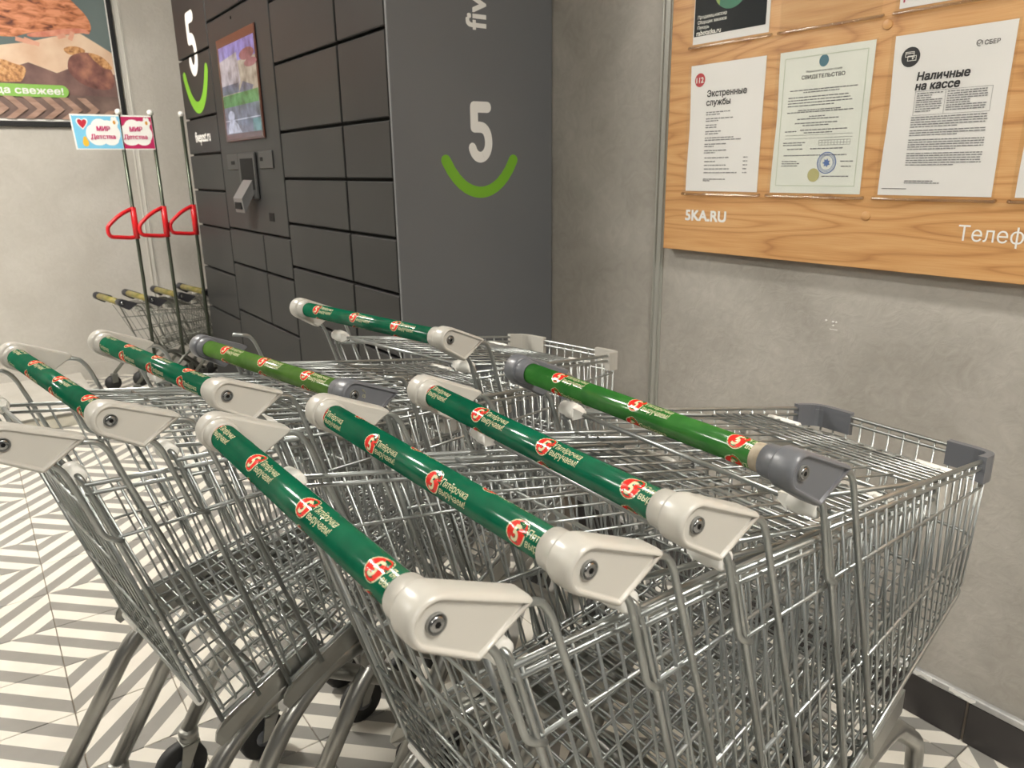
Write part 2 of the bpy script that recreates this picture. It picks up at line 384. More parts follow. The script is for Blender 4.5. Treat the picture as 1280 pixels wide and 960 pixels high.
# orientation per tile cell (i along x from x_edge, j along y from y_edge); 0 = stripes along (1,1), 1 = along (1,-1)
SEEN = {(-1, -1): 0, (0, -1): 0, (-2, -1): 0, (-3, -1): 1, (-4, -1): 1, (-5, -1): 0, (-6, -1): 1, (-2, 0): 0, (-3, 0): 0, (-1, 0): 1, (0, 0): 1, (-4, 0): 1, (-5, 0): 1, (-6, 0): 0, (-7, 0): 1, (0, 1): 1, (1, 0): 0, (2, 1): 0, (1, 1): 0, (3, 1): 0, (1, 2): 0, (2, 2): 0,
        (5, 6): 0, (5, 7): 0, (6, 6): 1, (6, 7): 1, (4, 6): 1, (4, 7): 0, (3, 6): 0, (7, 6): 0}
NX0, NX1 = -16, 10; NY0, NY1 = -3, 8
far = G()
for i in range(-16, 22):
    for j in range(-22, 8):
        x, y = x_edge + (i + .5) * T, y_edge + (j + .5) * T
        ori = SEEN.get((i, j), R.choice((0, 1)))
        if NX0 <= i < NX1 and NY0 <= j < NY1:
            o = link('tile', tile_me, fl, (x, y, 0)); o.rotation_euler.z = math.pi / 2 * ori
            if j == 7: o.scale.y = 1
        else: cells.append((x, y, ori))
# tiles farther out of view: one joined piece of floor; stripes follow the same material laid per orientation
for ori in (0, 1):
    g = G()
    for x, y, k in cells:
        if k == ori:
            a = T / 2 - .0012
            # place in a frame turned by ori*90 degrees so the shared material keeps its 45 degree stripes
            if ori: px, py = y, -x
            else: px, py = x, y
            px = px - x_edge if not ori else px - y_edge; py = py - y_edge if not ori else py + x_edge
            g.add([(px - a, py - a, 0), (px + a, py - a, 0), (px + a, py + a, 0), (px - a, py + a, 0)], [(0, 1, 2, 3)])
    o = g.build('far_tiles', M_tile, fl); o['kind'] = 'stuff'
    o.location = (x_edge, y_edge, -.0005); o.rotation_euler.z = math.pi / 2 * ori

# right wall: panels between aluminium joint profiles
wr = G().box((WX - .2, WY, -.1), (3, WY + .15, CEIL)).build('wall_right', M_plaster); tag(wr, kind='structure')
g = G()
for du, dz in ((0, 0), (.018, -.001), (.026, -.001), (.019, -.010)):
    g.lathe([(0, .0022), (.003, .0022), (.004, .001)], (-.985 + du, WY, .888 + dz), (0, -1, 0), 8)
g.box((-.985 + .010, WY - .0006, .868), (-.985 + .030, WY, .8695))
g.build('wall_plug', mat('plug_white', (.72, .71, .69), .5), wr)
g = G()
g.box((-1.548, WY - .004, 0), (-1.512, WY, CEIL)); g.tube([(-1.541, WY - .004, 0), (-1.541, WY - .004, CEIL)], .004, 6); g.tube([(-1.519, WY - .004, 0), (-1.519, WY - .004, CEIL)], .004, 6)
tag(g.build('trim_1', M_alu), kind='structure')
wb = G().box((WX - .15, -5, -.1), (WX, WY + .1, CEIL)).build('wall_back', M_plaster2); tag(wb, kind='structure')
g = G()
g.box((WX, .925, 0), (WX + .004, .968, CEIL)); g.tube([(WX + .004, .933, 0), (WX + .004, .933, CEIL)], .004, 6); g.tube([(WX + .004, .958, 0), (WX + .004, .958, CEIL)], .004, 6)
tag(g.build('trim_2', mat('pale_trim', (.62, .60, .55), .45)), kind='structure')
ce = G().box((WX - .2, -5, CEIL), (3, WY + .15, CEIL + .1)).build('ceiling', M_ceil); tag(ce, kind='structure')
# skirting: dark tiles with a light metal strip on top, chipped paint showing white
sk = G().box((-2.02, WY - .006, 0), (3, WY, .118)).build('baseboard_right', M_grout); tag(sk, kind='structure')
for k in range(-4, 8):
    x0 = -.548 + k * .44
    if x0 < -2.0 or x0 + .44 > 3: continue
    G().box((x0 + .003, WY - .013, 0), (x0 + .437, WY - .006, .103), .0015).build('skirting_tile', M_skirt, sk)
g = G().box((-2.02, WY - .015, .103), (3, WY - .0005, .121), .003); o = g.build('edge_strip', M_strip, sk); o['label'] = 'light metal edge strip on top of the dark skirting tiles'
g = G(); pl = ('Y', WY - .015)
for u, a in ((-.655, .03), (-.56, .028), (-.74, .012)):
    Rr = random.Random(int(u * 1000)); top = [(u - a + 2 * a * k / 7, .1195 - Rr.random() * .002) for k in range(8)]; bot = [(u + a - 2 * a * k / 7, .106 + Rr.random() * .007) for k in range(8)]
    patch(g, pl, top + bot, .0005)
g.build('bare_patch', M_pwhite, sk)
sb = G().box((WX + .0005, -5, 0), (WX + .012, WY, .103)).build('baseboard_back', M_plaster2); tag(sb, kind='structure')

cu_ = G().box((WX + .012, -5, 0), (-4.30, .44, .055)).build('trim_3', M_plaster2); tag(cu_, kind='structure')
g = G(); g.box((-4.302, -5, .0), (-4.285, .445, .062), .004); g.tube([(-4.296, -5, .056), (-4.296, .445, .056)], .013, 8); o = g.build('steel_edge', mat('bright_steel', (.66, .64, .56), .3, .8), cu_); o['label'] = 'bright steel edge along the low curb by the back wall'

# ceiling lamps
for k, (x, y, e, lab) in enumerate(LAMPS):
    t = thing('ceiling_light', (x, y, CEIL), lab, 'lamp', 'linear ceiling lamps')
    G().box((-.65, -.12, -.05), (.65, .12, 0), .006).build('housing', M_lamp, t)
    G().box((-.63, -.10, -.056), (.63, .10, -.05)).build('diffuser', lampmat(e), t)

# ------------------------------------------------------------------ parcel locker
LX0, LX1, LY = -4.345, -2.02, 1.04; LH = 2.30
lk_ = thing('parcel_locker', ((LX0 + LX1) / 2, (LY + WY) / 2, 0), 'tall dark grey parcel locker with a touch screen and a green smile logo', 'locker'); LO = lk_.location.copy()
g = G().box((LX0, LY + .02, .0), (LX1 - .012, WY - .004, LH)); g.build('carcass', M_gap, lk_, org=LO)
side = G().box((LX1 - .012, LY, 0), (LX1, WY - .004, LH), .002).build('side_panel', M_lockside, lk_, org=LO)
G().box((LX0, LY, 0), (LX1 - .012, LY + .018, .075)).build('plinth', M_lock, lk_, org=LO)
G().box((LX1 - .014, LY + .001, .075), (LX1 - .012, LY + .02, LH)).build('corner_post', M_lock, lk_, org=LO)
gp = .005
doors = []
def door(x0, x1, z0, z1):
    o = G().box((x0 + gp, LY, z0 + gp), (x1 - gp, LY + .02, z1 - gp), .003).build('door', M_lock, lk_, org=LO); doors.append((x0, x1, z0, z1, o)); return o
cx = [LX0, -3.765, -2.945, -2.366, -2.032]
zl = [.075, .28, .535, .755, .976, 1.155, 1.33, 1.503, 1.786, 2.08, LH]
for a, b in zip(zl, zl[1:]): door(cx[0], cx[1], a, b)
zt = [.075, .32, .59]
for a, b in zip(zt, zt[1:]): door(cx[1], cx[2], a, b)
mid = -3.272
for a, b in ((.59, .822), (.822, .987)): door(cx[1], mid, a, b); door(mid, cx[2], a, b)
door(cx[1], cx[2], 1.885, 2.10); door(cx[1], cx[2], 2.10, LH)
zr = [.075, .28, .47, .675, .879, 1.047, 1.216, 1.386, 1.624, 1.835, 2.05, LH]
for a, b in zip(zr, zr[1:]): door(cx[2], cx[3], a, b); door(cx[3], cx[4], a, b)
# terminal
term = G().box((cx[1] + gp, LY, .987 + gp), (cx[2] - gp, LY + .02, 1.885 - gp), .003).build('terminal_panel', M_lock, lk_, org=LO)
G().box((-3.625, LY - .008, 1.372), (-3.105, LY, 1.792), .003).build('screen_bezel', mat('bezel_brown', (.060, .022, .015), .25), term, org=LO)
P = ('Y', LY - .008)
cols = [screen_mat('violet', (.30, .28, .75), .95), screen_mat('pale', (.72, .66, .72), .8), screen_mat('cream', (.66, .58, .46), .75), screen_mat('berry', (.50, .16, .20), .7), screen_mat('slate', (.22, .25, .38), .75), screen_mat('green', (.13, .42, .14), .7), screen_mat('dusk', (.26, .30, .42), .7), screen_mat('white', (.72, .76, .95), .95), screen_mat('maroon', (.16, .04, .06), .5), screen_mat('teal', (.18, .45, .48), .7)]
g = G(); x0, x1 = -3.596, -3.118
patch(g, P, rect(x0, 1.382, x1, 1.755), .0005, 2)
patch(g, P, rect(x0, 1.682, x1, 1.755), .0009, 0)
patch(g, P, [(x0, 1.70), (-3.35, 1.715), (-3.33, 1.60), (-3.40, 1.57), (x0, 1.59)], .0012, 1)
patch(g, P, rect(x0, 1.563, -3.36, 1.60), .0013, 4)
patch(g, P, disc(-3.22, 1.695, .095, .022, 16), .0013, 3); patch(g, P, disc(-3.18, 1.66, .08, .016, 14), .0015, 3)
patch(g, P, [(-3.36, 1.563), (-3.30, 1.60), (-3.17, 1.575), (-3.2, 1.55)], .0014, 4)
patch(g, P, rect(x0, 1.512, x1, 1.560), .0018, 5)
patch(g, P, rect(x0, 1.445, x1, 1.512), .0018, 6)
patch(g, P, rect(x0, 1.455, x1, 1.459), .0021, 7)
patch(g, P, rect(-3.22, 1.40, x1, 1.452), .0020, 9)
patch(g, P, rect(x0, 1.400, -3.22, 1.452), .0019, 4)
patch(g, P, disc(-3.50, 1.475, .045, .022, 16), .0022, 7); patch(g, P, [(-3.565, 1.405), (-3.375, 1.405), (-3.42, 1.44), (-3.47, 1.458), (-3.53, 1.455), (-3.56, 1.43)], .0021, 7)
patch(g, P, rect(x0, 1.382, x1, 1.402), .0023, 8)
g.build('display', cols, term, org=LO)
M_tp = mat('terminal_fitting', (.032, .032, .032), .4, spec=.3)
G().box((-3.665, LY - .005, 1.252), (-3.50, LY, 1.322), .003).box((-3.60, LY - .0065, 1.275), (-3.55, LY - .004, 1.29), mi=1).build('scanner_plate', [M_tp, M_hole], term, org=LO)
G().box((-3.48, LY - .012, 1.13), (-3.25, LY, 1.322), .004).box((-3.445, LY - .0135, 1.17), (-3.275, LY - .011, 1.298), mi=1).build('reader_recess', [M_tp, M_hole], term, org=LO)
g = G(); g.loft([[(-3.425, LY - .010, 1.215), (-3.30, LY - .010, 1.215), (-3.30, LY - .010, 1.155), (-3.425, LY - .010, 1.155)], [(-3.435, LY - .062, 1.135), (-3.31, LY - .062, 1.135), (-3.31, LY - .055, 1.075), (-3.435, LY - .055, 1.075)]], False)
g.box((-3.415, LY - .0632, 1.09), (-3.33, LY - .055, 1.118), mi=1)
g.build('card_reader', [mat('reader_grey', (.11, .11, .11), .35), M_hole], term, org=LO)
G().box((-3.215, LY - .005, 1.255), (-3.045, LY, 1.325), .003).box((-3.195, LY - .0065, 1.285), (-3.165, LY - .004, 1.30), mi=1).build('slot_plate', [M_tp, M_hole], term, org=LO)
G().box((-3.163, LY - .002, 1.046), (-3.105, LY + .001, 1.08)).build('barcode_window', M_hole, term, org=LO)
G().lathe([(0, .006), (.002, .006)], (-3.40, LY, 1.852), (0, -1, 0), 10).build('camera_eye', M_hole, term, org=LO)
# logos: side
PS = ('X', LX1)
g = G(); K = .178; cu, cv = 1.337, 1.262
for q in five_polys(): patch(g, PS, [(cu + a * K * .86, cv + b * K) for a, b in q], .0006)
g.build('five_mark', M_logow, side, org=LO)
g = G()
for q in smile_polys(): patch(g, PS, [(1.337 + a * .178, 1.262 + b * .178) for a, b in q], .0006)
g.build('smile_mark', M_lime, side, org=LO)
g = G(); text(g, PS, 'fivepost', 1.367, 1.640, height=.072, bold=.02, rot=math.pi / 2); g.build('lettering', M_logow, side, org=LO)
# logos: front, split over the two doors it crosses
PF = ('Y', LY); cu, cv, K = -4.050, 1.690, .285
def door_at(u, v):
    for x0, x1, z0, z1, o in doors:
        if x0 < u < x1 and z0 < v < z1: return o
for nm, polys, mm, kx in (('five_mark', five_polys(), M_logow, 1.0), ('smile_mark', smile_polys(), M_lime, 1.02)):
    for ab, vv, pv in ((True, 1.786 + gp, 1.80), (False, 1.786 - gp, 1.70)):
        g = G()
        for q in polys:
            c = clip([(cu + a * K * kx, cv + b * K) for a, b in q], vv, ab)
            if c: patch(g, PF, c, .0006)
        if g.f: g.build(nm, mm, door_at(-4.05, pv), org=LO)
g = G(); text(g, PF, 'fivepost.ru', -4.185, 1.390, width=.275, height=.050, bold=.02); g.build('lettering', M_logow, door_at(-4.05, 1.4), org=LO)

# ------------------------------------------------------------------ bread poster on the back wall
po = thing('wall_poster', (WX, .1, 1.5), 'large framed bread poster on the pale back wall, cut by the left edge', 'poster'); PO = po.location.copy()
PY0, PY1, PZ0, PZ1 = -1.0, .893, 1.535, 2.75
G().box((WX + .0005, PY0 - .03, PZ0 - .03), (WX + .022, PY1 + .025, PZ1 + .03), .002).build('frame', M_frame, po, org=PO)
PP = ('X', WX + .022)
g = G(); patch(g, PP, rect(PY0, PZ0, PY1, PZ1), .0005); g.build('passepartout', M_pwhite, po, org=PO)
pm = [noisy('print_teal', [(.3, (.10, .14, .14)), (.7, (.15, .19, .185))], 3), noisy('print_bread', [(.3, (.13, .035, .02)), (.45, (.50, .17, .07)), (.62, (.72, .30, .16))], 26, 6, .5, 0, 0, (1, .6, 1.8), .6),
      noisy('print_crust', [(.3, (.55, .17, .11)), (.7, (.74, .33, .22))], 24), noisy('print_board', [(.3, (.66, .44, .30)), (.7, (.80, .62, .46))], 7, 3), noisy('print_finger', [(.3, (.62, .27, .18)), (.7, (.75, .42, .30))], 10),
      noisy('print_grain', [(.35, (.30, .13, .05)), (.55, (.62, .32, .13)), (.75, (.74, .48, .26))], 60, 4), noisy('print_cut', [(.3, (.10, .04, .035)), (.5, (.24, .10, .08)), (.7, (.45, .20, .13))], 14, 4), noisy('print_shadow', [(.3, (.13, .07, .065)), (.7, (.26, .15, .13))], 10, 4),
      noisy('print_plank', [(.3, (.30, .18, .13)), (.7, (.48, .31, .24))], 9, 4, stretch=(1, 1, 6)), noisy('print_plank_dark', [(.3, (.12, .075, .065)), (.7, (.24, .16, .135))], 9, 4), mat('print_banner', (.26, .52, .10), .5)]
g = G(); z = .0010
def pp(pts, mi):
    global z
    if mi in (1, 2, 5, 6):
        for _ in range(2): pts = [q for k in range(len(pts)) for a, b in ((pts[k], pts[(k + 1) % len(pts)]),) for q in ((a[0] * .75 + b[0] * .25, a[1] * .75 + b[1] * .25), (a[0] * .25 + b[0] * .75, a[1] * .25 + b[1] * .75))]
    patch(g, PP, pts, z, mi); z += .00025
pp(rect(PY0, PZ0 + .012, PY1 - .006, PZ1 - .01), 0)
pp([(PY0, 1.926), (.339, 1.926), (.476, 1.951), (.59, 1.985), (.736, 2.015), (.822, 1.962), (.886, 1.921), (.886, 1.70), (PY0, 1.70)], 3)
pp([(PY0, 1.75), (.33, 1.80), (.457, 1.845), (.588, 1.796), (.643, 1.82), (.768, 1.844), (.886, 1.80), (.886, 1.66), (PY0, 1.66)], 7)
pp([(PY0, 1.96), (.347, 1.97), (.419, 1.972), (.469, 1.994), (.553, 2.011), (.639, 2.029), (.741, 2.045), (.786, 2.012), (.802, 2.058), (.78, 2.116), (.743, 2.156), (.713, 2.19), (.678, 2.229), (.60, 2.32), (.40, 2.42), (.1, 2.47), (PY0, 2.45)], 1)
pp([(.469, 1.994), (.625, 2.027), (.741, 2.045), (.785, 2.03), (.786, 2.012), (.737, 2.019), (.605, 1.988), (.48, 1.974)], 2)
for a in ((.415, 1.964, .50, 1.945), (.455, 1.965, .525, 1.94), (.62, 1.985, .66, 2.0), (.68, 1.975, .70, 2.02)): pp(stroke([(a[0], a[1]), (a[2], a[3])], .022)[0], 4)
pp([(PY0, 1.88), (.326, 1.862), (.381, 1.835), (.447, 1.822), (.42, 1.756), (.393, 1.733), (PY0, 1.729)], 5)
pp([(.63, 1.93), (.70, 1.95), (.76, 1.925), (.72, 1.90), (.66, 1.895)], 5)
pp([(.648, 1.859), (.675, 1.899), (.75, 1.919), (.821, 1.901), (.837, 1.863), (.877, 1.827), (.875, 1.709), (.721, 1.726), (.645, 1.799)], 6)
pp([(.75, 1.919), (.821, 1.905), (.86, 1.87), (.884, 1.83), (.84, 1.83), (.80, 1.86)], 5)
pp([(PY0, 1.672), (.743, 1.680), (.886, 1.678), (.886, PZ0 + .012), (PY0, PZ0 + .012)], 9)
for k in range(-14, 7):
    u = .30 + k * .09
    a = [(u, PZ0 + .012), (u + .045, PZ0 + .012), (u + .115, 1.60), (u + .07, 1.60)]; b = [(u + .07, 1.60), (u + .115, 1.60), (u + .05, 1.665), (u + .005, 1.665)]
    for q in (a, b):
        q = [(min(max(a_, PY0), PY1 - .006), b_) for a_, b_ in q]
        if abs(q[0][0] - q[1][0]) > .01 and q[1][0] < .86: pp(q, 8)
g.build('picture', pm, po, org=PO)
g = G(); z = .012
for q in [rect(-.25, 1.664, .597, 1.730), disc(.597, 1.697, .033)]: patch(g, PP, q, .0105 if len(q) == 4 else .0106)
g.build('banner', pm[10], po, org=PO)
g = G(); text(g, PP, 'всегда свежее!', .150, 1.680, width=.452, height=.036, bold=.025, off=.0112); g.build('lettering', M_pwhite, po, org=PO)

# ------------------------------------------------------------------ notice board on the right wall
BY = WY - .03
nb = thing('notice_board', (-.6, WY, 1.03), 'wood grain information board with clear pockets on the right wall', 'board'); NO = nb.location.copy()
BX0, BX1, BZ0, BZ1 = -1.487, .75, 1.022, 2.15
G().box((BX0, BY, BZ0), (BX1, WY - .001, BZ1), .0012).build('panel', M_wood, nb, org=NO)
PB = ('Y', BY)
g = G(); text(g, PB, '5KA.RU', -1.409, 1.104, width=.134, height=.027, bold=.035); g.build('lettering', M_pwhite, nb, org=NO); g = G(); text(g, PB, 'Телефон', -.706, 1.096, width=.163, height=.030, bold=-.005); g.build('lettering', M_pwhite, nb, org=NO)
cols_x = [(-1.414, -1.186), (-1.149, -.920), (-.880, -.656), (-.616, -.390), (-.350, -.124)]
rows_z = [(1.180, 1.490), (1.540, 1.850)]
for r_, (z0, z1) in enumerate(rows_z):
    for a, b in cols_x:
        g = G(); g.box((a - .006, BY - .0042, z0 - .004), (b + .006, BY - .0030, z1 + .002))
        g.tube(fillet([(a - .008, BY - .0005, z0 - .006), (a - .008, BY - .006, z0 - .008), (b + .008, BY - .006, z0 - .008), (b + .008, BY - .0005, z0 - .006)], .003, 2), .0034, 6, mi=1)
        g.build('pocket', [M_clear, M_lip], nb, org=NO)
for u in (-.900, -.13):
    for v_ in (1.135, 1.515): G().lathe([(0, .010), (.0015, .010), (.002, .009)], (u, BY, v_), (0, -1, 0), 16).build('screw_cover', M_wood, nb, org=NO)
def sheet(col, row, mp, label, dz=0):
    a, b = cols_x[col]; z0, z1 = rows_z[row]
    t = thing('notice_sheet', ((a + b) / 2, BY, z0), label, 'notice', 'sheets in the board pockets'); o = t.location.copy()
    g = G(); n = 10; vs = []
    for k in range(n + 1):
        f_ = k / n; bow = .0010 * math.exp(-((f_ - .55) / .25) ** 2)
        vs += [(a + bow * 4, BY - .0006, z0 + (z1 - z0) * f_), (b - bow, BY - .0006, z0 + (z1 - z0) * f_)]
    g.add(vs, [(2 * k, 2 * k + 1, 2 * k + 3, 2 * k + 2) for k in range(n)])
    g.build('paper', mp, t, org=o); return t, o, ('Y', BY - .0006), a, b, z0, z1
# emergency numbers
t, o, Q, a, b, z0, z1 = sheet(0, 0, M_paper, 'white sheet with a red 112 disc, left in the lower row of pockets')
g = G(); patch(g, Q, disc(-1.383, 1.454, .0165), .0004); g.build('red_disc', mat('disc_red', (.50, .012, .03), .5), t, org=o)
g = G(); text(g, Q, '112', -1.3945, 1.4475, width=.023, bold=.03, off=.0008); g.build('number', M_pwhite, t, org=o)
g = G(); text(g, Q, 'Экстренные', -1.357, 1.412, width=.121, bold=.03, off=.0005); text(g, Q, 'службы', -1.358, 1.391, width=.075, bold=.03, off=.0005); g.build('lettering', M_ink, t, org=o)
g = G(); rows = []
for k in range(7):
    v = 1.373 - k * .0155; rows += [(-1.357, -1.357 + (.075, .085, .035, .05, .09, .07, .07)[k], v), (-1.357, -1.357 + (.045, .04, .035, .045, .115, .03, .035)[k], v - .0055)]
for k in range(5): v = 1.262 - k * .0092; rows += [(-1.355, -1.355 + (.077, .035, .07, .08, .105)[k], v), (-1.233, -1.22, v)]
rows += [(-1.356, -1.285, 1.209), (-1.356, -1.33, 1.205)]
fine_lines(g, Q, rows, .0026, .0005, 0, 3); g.build('fine_print', M_inkg, t, org=o)
# certificate
t, o, Q, a, b, z0, z1 = sheet(1, 0, M_cert, 'pale green certificate with a blue round stamp, in the lower row')
g = G()
for q in (rect(a + .014, z0 + .016, b - .014, z0 + .018), rect(a + .014, z1 - .016, b - .014, z1 - .014), rect(a + .014, z0 + .016, a + .016, z1 - .014), rect(b - .016, z0 + .016, b - .014, z1 - .014)): patch(g, Q, q, .0004)
g.build('border', M_certb, t, org=o)
g = G(); patch(g, Q, disc(-1.036, 1.4625, .0115, .0125), .0004); g.build('emblem', M_stampd, t, org=o)
g = G(); text(g, Q, 'СВИДЕТЕЛЬСТВО', -1.088, 1.428, width=.105, height=.0078, bold=.01, off=.0005); text(g, Q, 'Федеральная налоговая служба', -1.078, 1.4415, width=.087, shear=.3, off=.0005); g.build('lettering', M_ink, t, org=o)
g = G(); rows = [(-1.115, -.948, 1.404), (-1.08, -.99, 1.399), (-1.118, -.97, 1.389), (-1.118, -.965, 1.383), (-1.118, -.96, 1.377), (-1.118, -1.0, 1.371), (-1.09, -.985, 1.361), (-1.118, -.955, 1.357), (-1.06, -1.02, 1.347), (-1.09, -.985, 1.342), (-1.095, -.99, 1.333), (-1.075, -1.01, 1.328), (-1.12, -1.09, 1.316), (-1.08, -.965, 1.318), (-1.07, -1.0, 1.312),
             (-1.122, -1.065, 1.291), (-1.122, -1.07, 1.286), (-1.11, -1.07, 1.277), (-1.05, -.97, 1.277), (-1.118, -.96, 1.263), (-1.122, -1.08, 1.25), (-1.122, -1.075, 1.245), (-1.122, -1.08, 1.240), (-.973, -.943, 1.249), (-.97, -.945, 1.238), (-1.015, -.95, 1.217)]
fine_lines(g, Q, rows, .0021, .0005, 0, 5)
for q in (rect(-1.118, 1.301, -.951, 1.3017), rect(-1.118, 1.308, -.951, 1.3087), rect(-1.03, 1.285, -.955, 1.2857), rect(-1.03, 1.2955, -.955, 1.2962), rect(-1.03, 1.290, -.955, 1.2906)): patch(g, Q, q, .0005)
for k in range(11): patch(g, Q, rect(-1.03 + k * .0075, 1.285, -1.0294 + k * .0075, 1.296), .0005)
g.build('fine_print', M_inkg, t, org=o)
g = G(); cu, cv = -1.006, 1.247
for r0, r1 in ((.0235, .0215), (.0165, .0155)):
    n = 32
    g.add([on(Q, cu + r * math.cos(2 * math.pi * k / n), cv + r * math.sin(2 * math.pi * k / n), .0007) for r in (r0, r1) for k in range(n)], [(k, (k + 1) % n, n + (k + 1) % n, n + k) for k in range(n)])
for k in range(40):
    a_ = 2 * math.pi * k / 40; r = .019; patch(g, Q, disc(cu + r * math.cos(a_), cv + r * math.sin(a_), .0010, n=6), .0007)
patch(g, Q, [(cu + .010 * math.cos(q) * (1 if k % 2 else .55), cv + .010 * math.sin(q) * (1 if k % 2 else .6)) for k, q in [(k, 2 * math.pi * k / 14) for k in range(14)]], .0007)
g.build('stamp', M_stamp, t, org=o)
g = G(); patch(g, Q, disc(-1.036, 1.2205, .0148), .0006); g.build('gold_seal', M_seal, t, org=o)
# cash notice
t, o, Q, a, b, z0, z1 = sheet(2, 0, M_paper, 'white bank notice headed in bold black, right of the certificate')
g = G(); patch(g, Q, disc(-.8445, 1.4475, .0188), .0004); g.build('black_disc', M_ink, t, org=o)
g = G()
for x_, y_, w_, h_ in ((-.8555, 1.4475, .018, .010), (-.8505, 1.4400, .018, .010)):
    for q in (rect(x_, y_, x_ + w_, y_ + .0012), rect(x_, y_ + h_ - .0012, x_ + w_, y_ + h_), rect(x_, y_, x_ + .0012, y_ + h_), rect(x_ + w_ - .0012, y_, x_ + w_, y_ + h_)): patch(g, Q, q, .0008)
patch(g, Q, rect(-.8555, 1.4535, -.8375, 1.4550), .0008); text(g, Q, '₽', -.8415, 1.4425, height=.006, bold=.02, off=.0009)
g.build('card_icon', M_pwhite, t, org=o)
g = G(); text(g, Q, 'Наличные', -.826, 1.402, width=.099, bold=.04, shear=.1, off=.0005); text(g, Q, 'на кассе', -.827, 1.384, width=.084, bold=.04, shear=.1, off=.0005)
text(g, Q, 'СБЕР', -.7085, 1.4535, width=.0265, bold=.01, off=.0005)
n = 24; cu, cv = -.7175, 1.4575
g.add([on(Q, cu + r * math.cos(-.5 + 5.6 * k / n), cv + r * math.sin(-.5 - .1 + 5.6 * k / n), .0005) for r in (.0056, .0045) for k in range(n + 1)], [(k, k + 1, n + 2 + k, n + 1 + k) for k in range(n)])
for q in stroke([(cu - .003, cv), (cu - .0005, cv - .002), (cu + .0045, cv + .003)], .0011): patch(g, Q, q, .0006)
patch(g, Q, rect(-.872, 1.1925, -.820, 1.1938), .0005)
g.build('lettering', M_ink, t, org=o)
g = G(); rows = []
for k in range(9): rows.append((-.822, -.772 - (0.02 if k in (1, 2, 8) else 0), 1.376 - k * .0042)); rows.append((-.763, -.690 - (.03 if k in (4, 5) else 0), 1.376 - k * .0042))
for blk, nl in ((1.331, 5), (1.306, 3), (1.288, 5), (1.262, 6)):
    for k in range(nl): rows.append((-.828, -.684 - (.05 if k == nl - 1 else 0), blk - k * .0045))
rows += [(-.826, -.768, 1.208), (-.826, -.756, 1.204)]
fine_lines(g, Q, rows, .0019, .0005, 0, 8)
for q in (rect(-.826, 1.336, -.683, 1.3366), rect(-.826, 1.3808, -.683, 1.3814), rect(-.826, 1.336, -.8254, 1.3814), rect(-.683, 1.336, -.6824, 1.3814), rect(-.767, 1.336, -.7664, 1.3814)): patch(g, Q, q, .0005)
g.build('fine_print', M_inkg, t, org=o)
# fourth lower pocket and the upper row
sheet(3, 0, M_paper, 'white sheet in the lower row, cut off by the right edge')
t, o, Q, a, b, z0, z1 = sheet(0, 1, M_paper, 'dark navy job advert with a green circle, top left pocket')
g = G(); patch(g, Q, rect(a + .003, z0 + .018, b - .010, z1 - .01), .0004); g.build('dark_field', M_night, t, org=o)
g = G(); patch(g, Q, disc(-1.300, 1.662, .054), .0007); g.build('green_disc', M_deepg, t, org=o)
g = G(); patch(g, Q, [p for p in disc(-1.300, 1.662, .054) if p[0] < -1.325] , .0009); g.build('light_wedge', M_lightg, t, org=o)
g = G(); text(g, Q, 'Продавец-кассир', -1.400, 1.598, width=.090, bold=.015); text(g, Q, 'Сборщик заказов', -1.400, 1.586, width=.090, bold=.015); text(g, Q, 'Пекарь', -1.400, 1.574, width=.037, bold=.015)
text(g, Q, 'rabotatka.ru', -1.402, 1.560, width=.076, bold=.03); g.build('lettering', M_pwhite, t, org=o)
t, o, Q, a, b, z0, z1 = sheet(2, 1, M_paper, 'white sheet in the top row above the bank notice')
g = G(); text(g, Q, 'P', -.872, 1.551, height=.012, bold=.05); g.build('lettering', mat('raspberry_ink', (.45, .03, .10), .5), t, org=o)

# ------------------------------------------------------------------ shopping trolley (h = unit of one camera-to-handle drop)
h = .29; H0 = 3.3
def TP(x, y, dz): return V((x * h, y * h, (H0 + dz) * h))
def top(u, s=1): return V((s * (.80 - .26 * u), .26 + 1.94 * u, -.27 - .29 * u))
def bot(u, s=1): return V((s * (.765 - .235 * u), .70 + 1.44 * u, -1.72 + .39 * u))
def wall(u, v, s=1): return top(u, s) * (1 - v) + bot(u, s) * v
def tp(p): return TP(*p)
def hoop(g, v, r, du=0., dz=0., n=8):
    pts = [wall(du, v, 1), wall(.5, v, 1), wall(1, v, 1), wall(1, v, -1), wall(.5, v, -1), wall(du, v, -1)]
    g.tube([tp(p + V((0, 0, dz))) for p in fillet(pts, .11, 4)], r * h, n)
def fin_outline():
    out = []
    for k in range(15):
        a = math.radians(66 + (238 - 66) * k / 14); out.append((.076 * math.cos(a), .076 * math.sin(a)))
    return out + [(.104, -.153), (.116, -.157), (.125, -.152), (.280, -.060), (.288, -.050), (.282, -.041), (.27, -.034)]
def inset(poly, d):
    n = len(poly); out = []
    for i in range(n):
        a, b, c = V((*poly[i - 1], 0)), V((*poly[i], 0)), V((*poly[(i + 1) % n], 0))
        e1 = (b - a).normalized(); e2 = (c - b).normalized(); n1 = V((-e1.y, e1.x, 0)); n2 = V((-e2.y, e2.x, 0)); nn = (n1 + n2).normalized()
        k = min(1.6, 1 / max(.4, nn.dot(n1))); p = b + nn * d * k; out.append((p.x, p.y))
    return out
FIN = fin_outline()
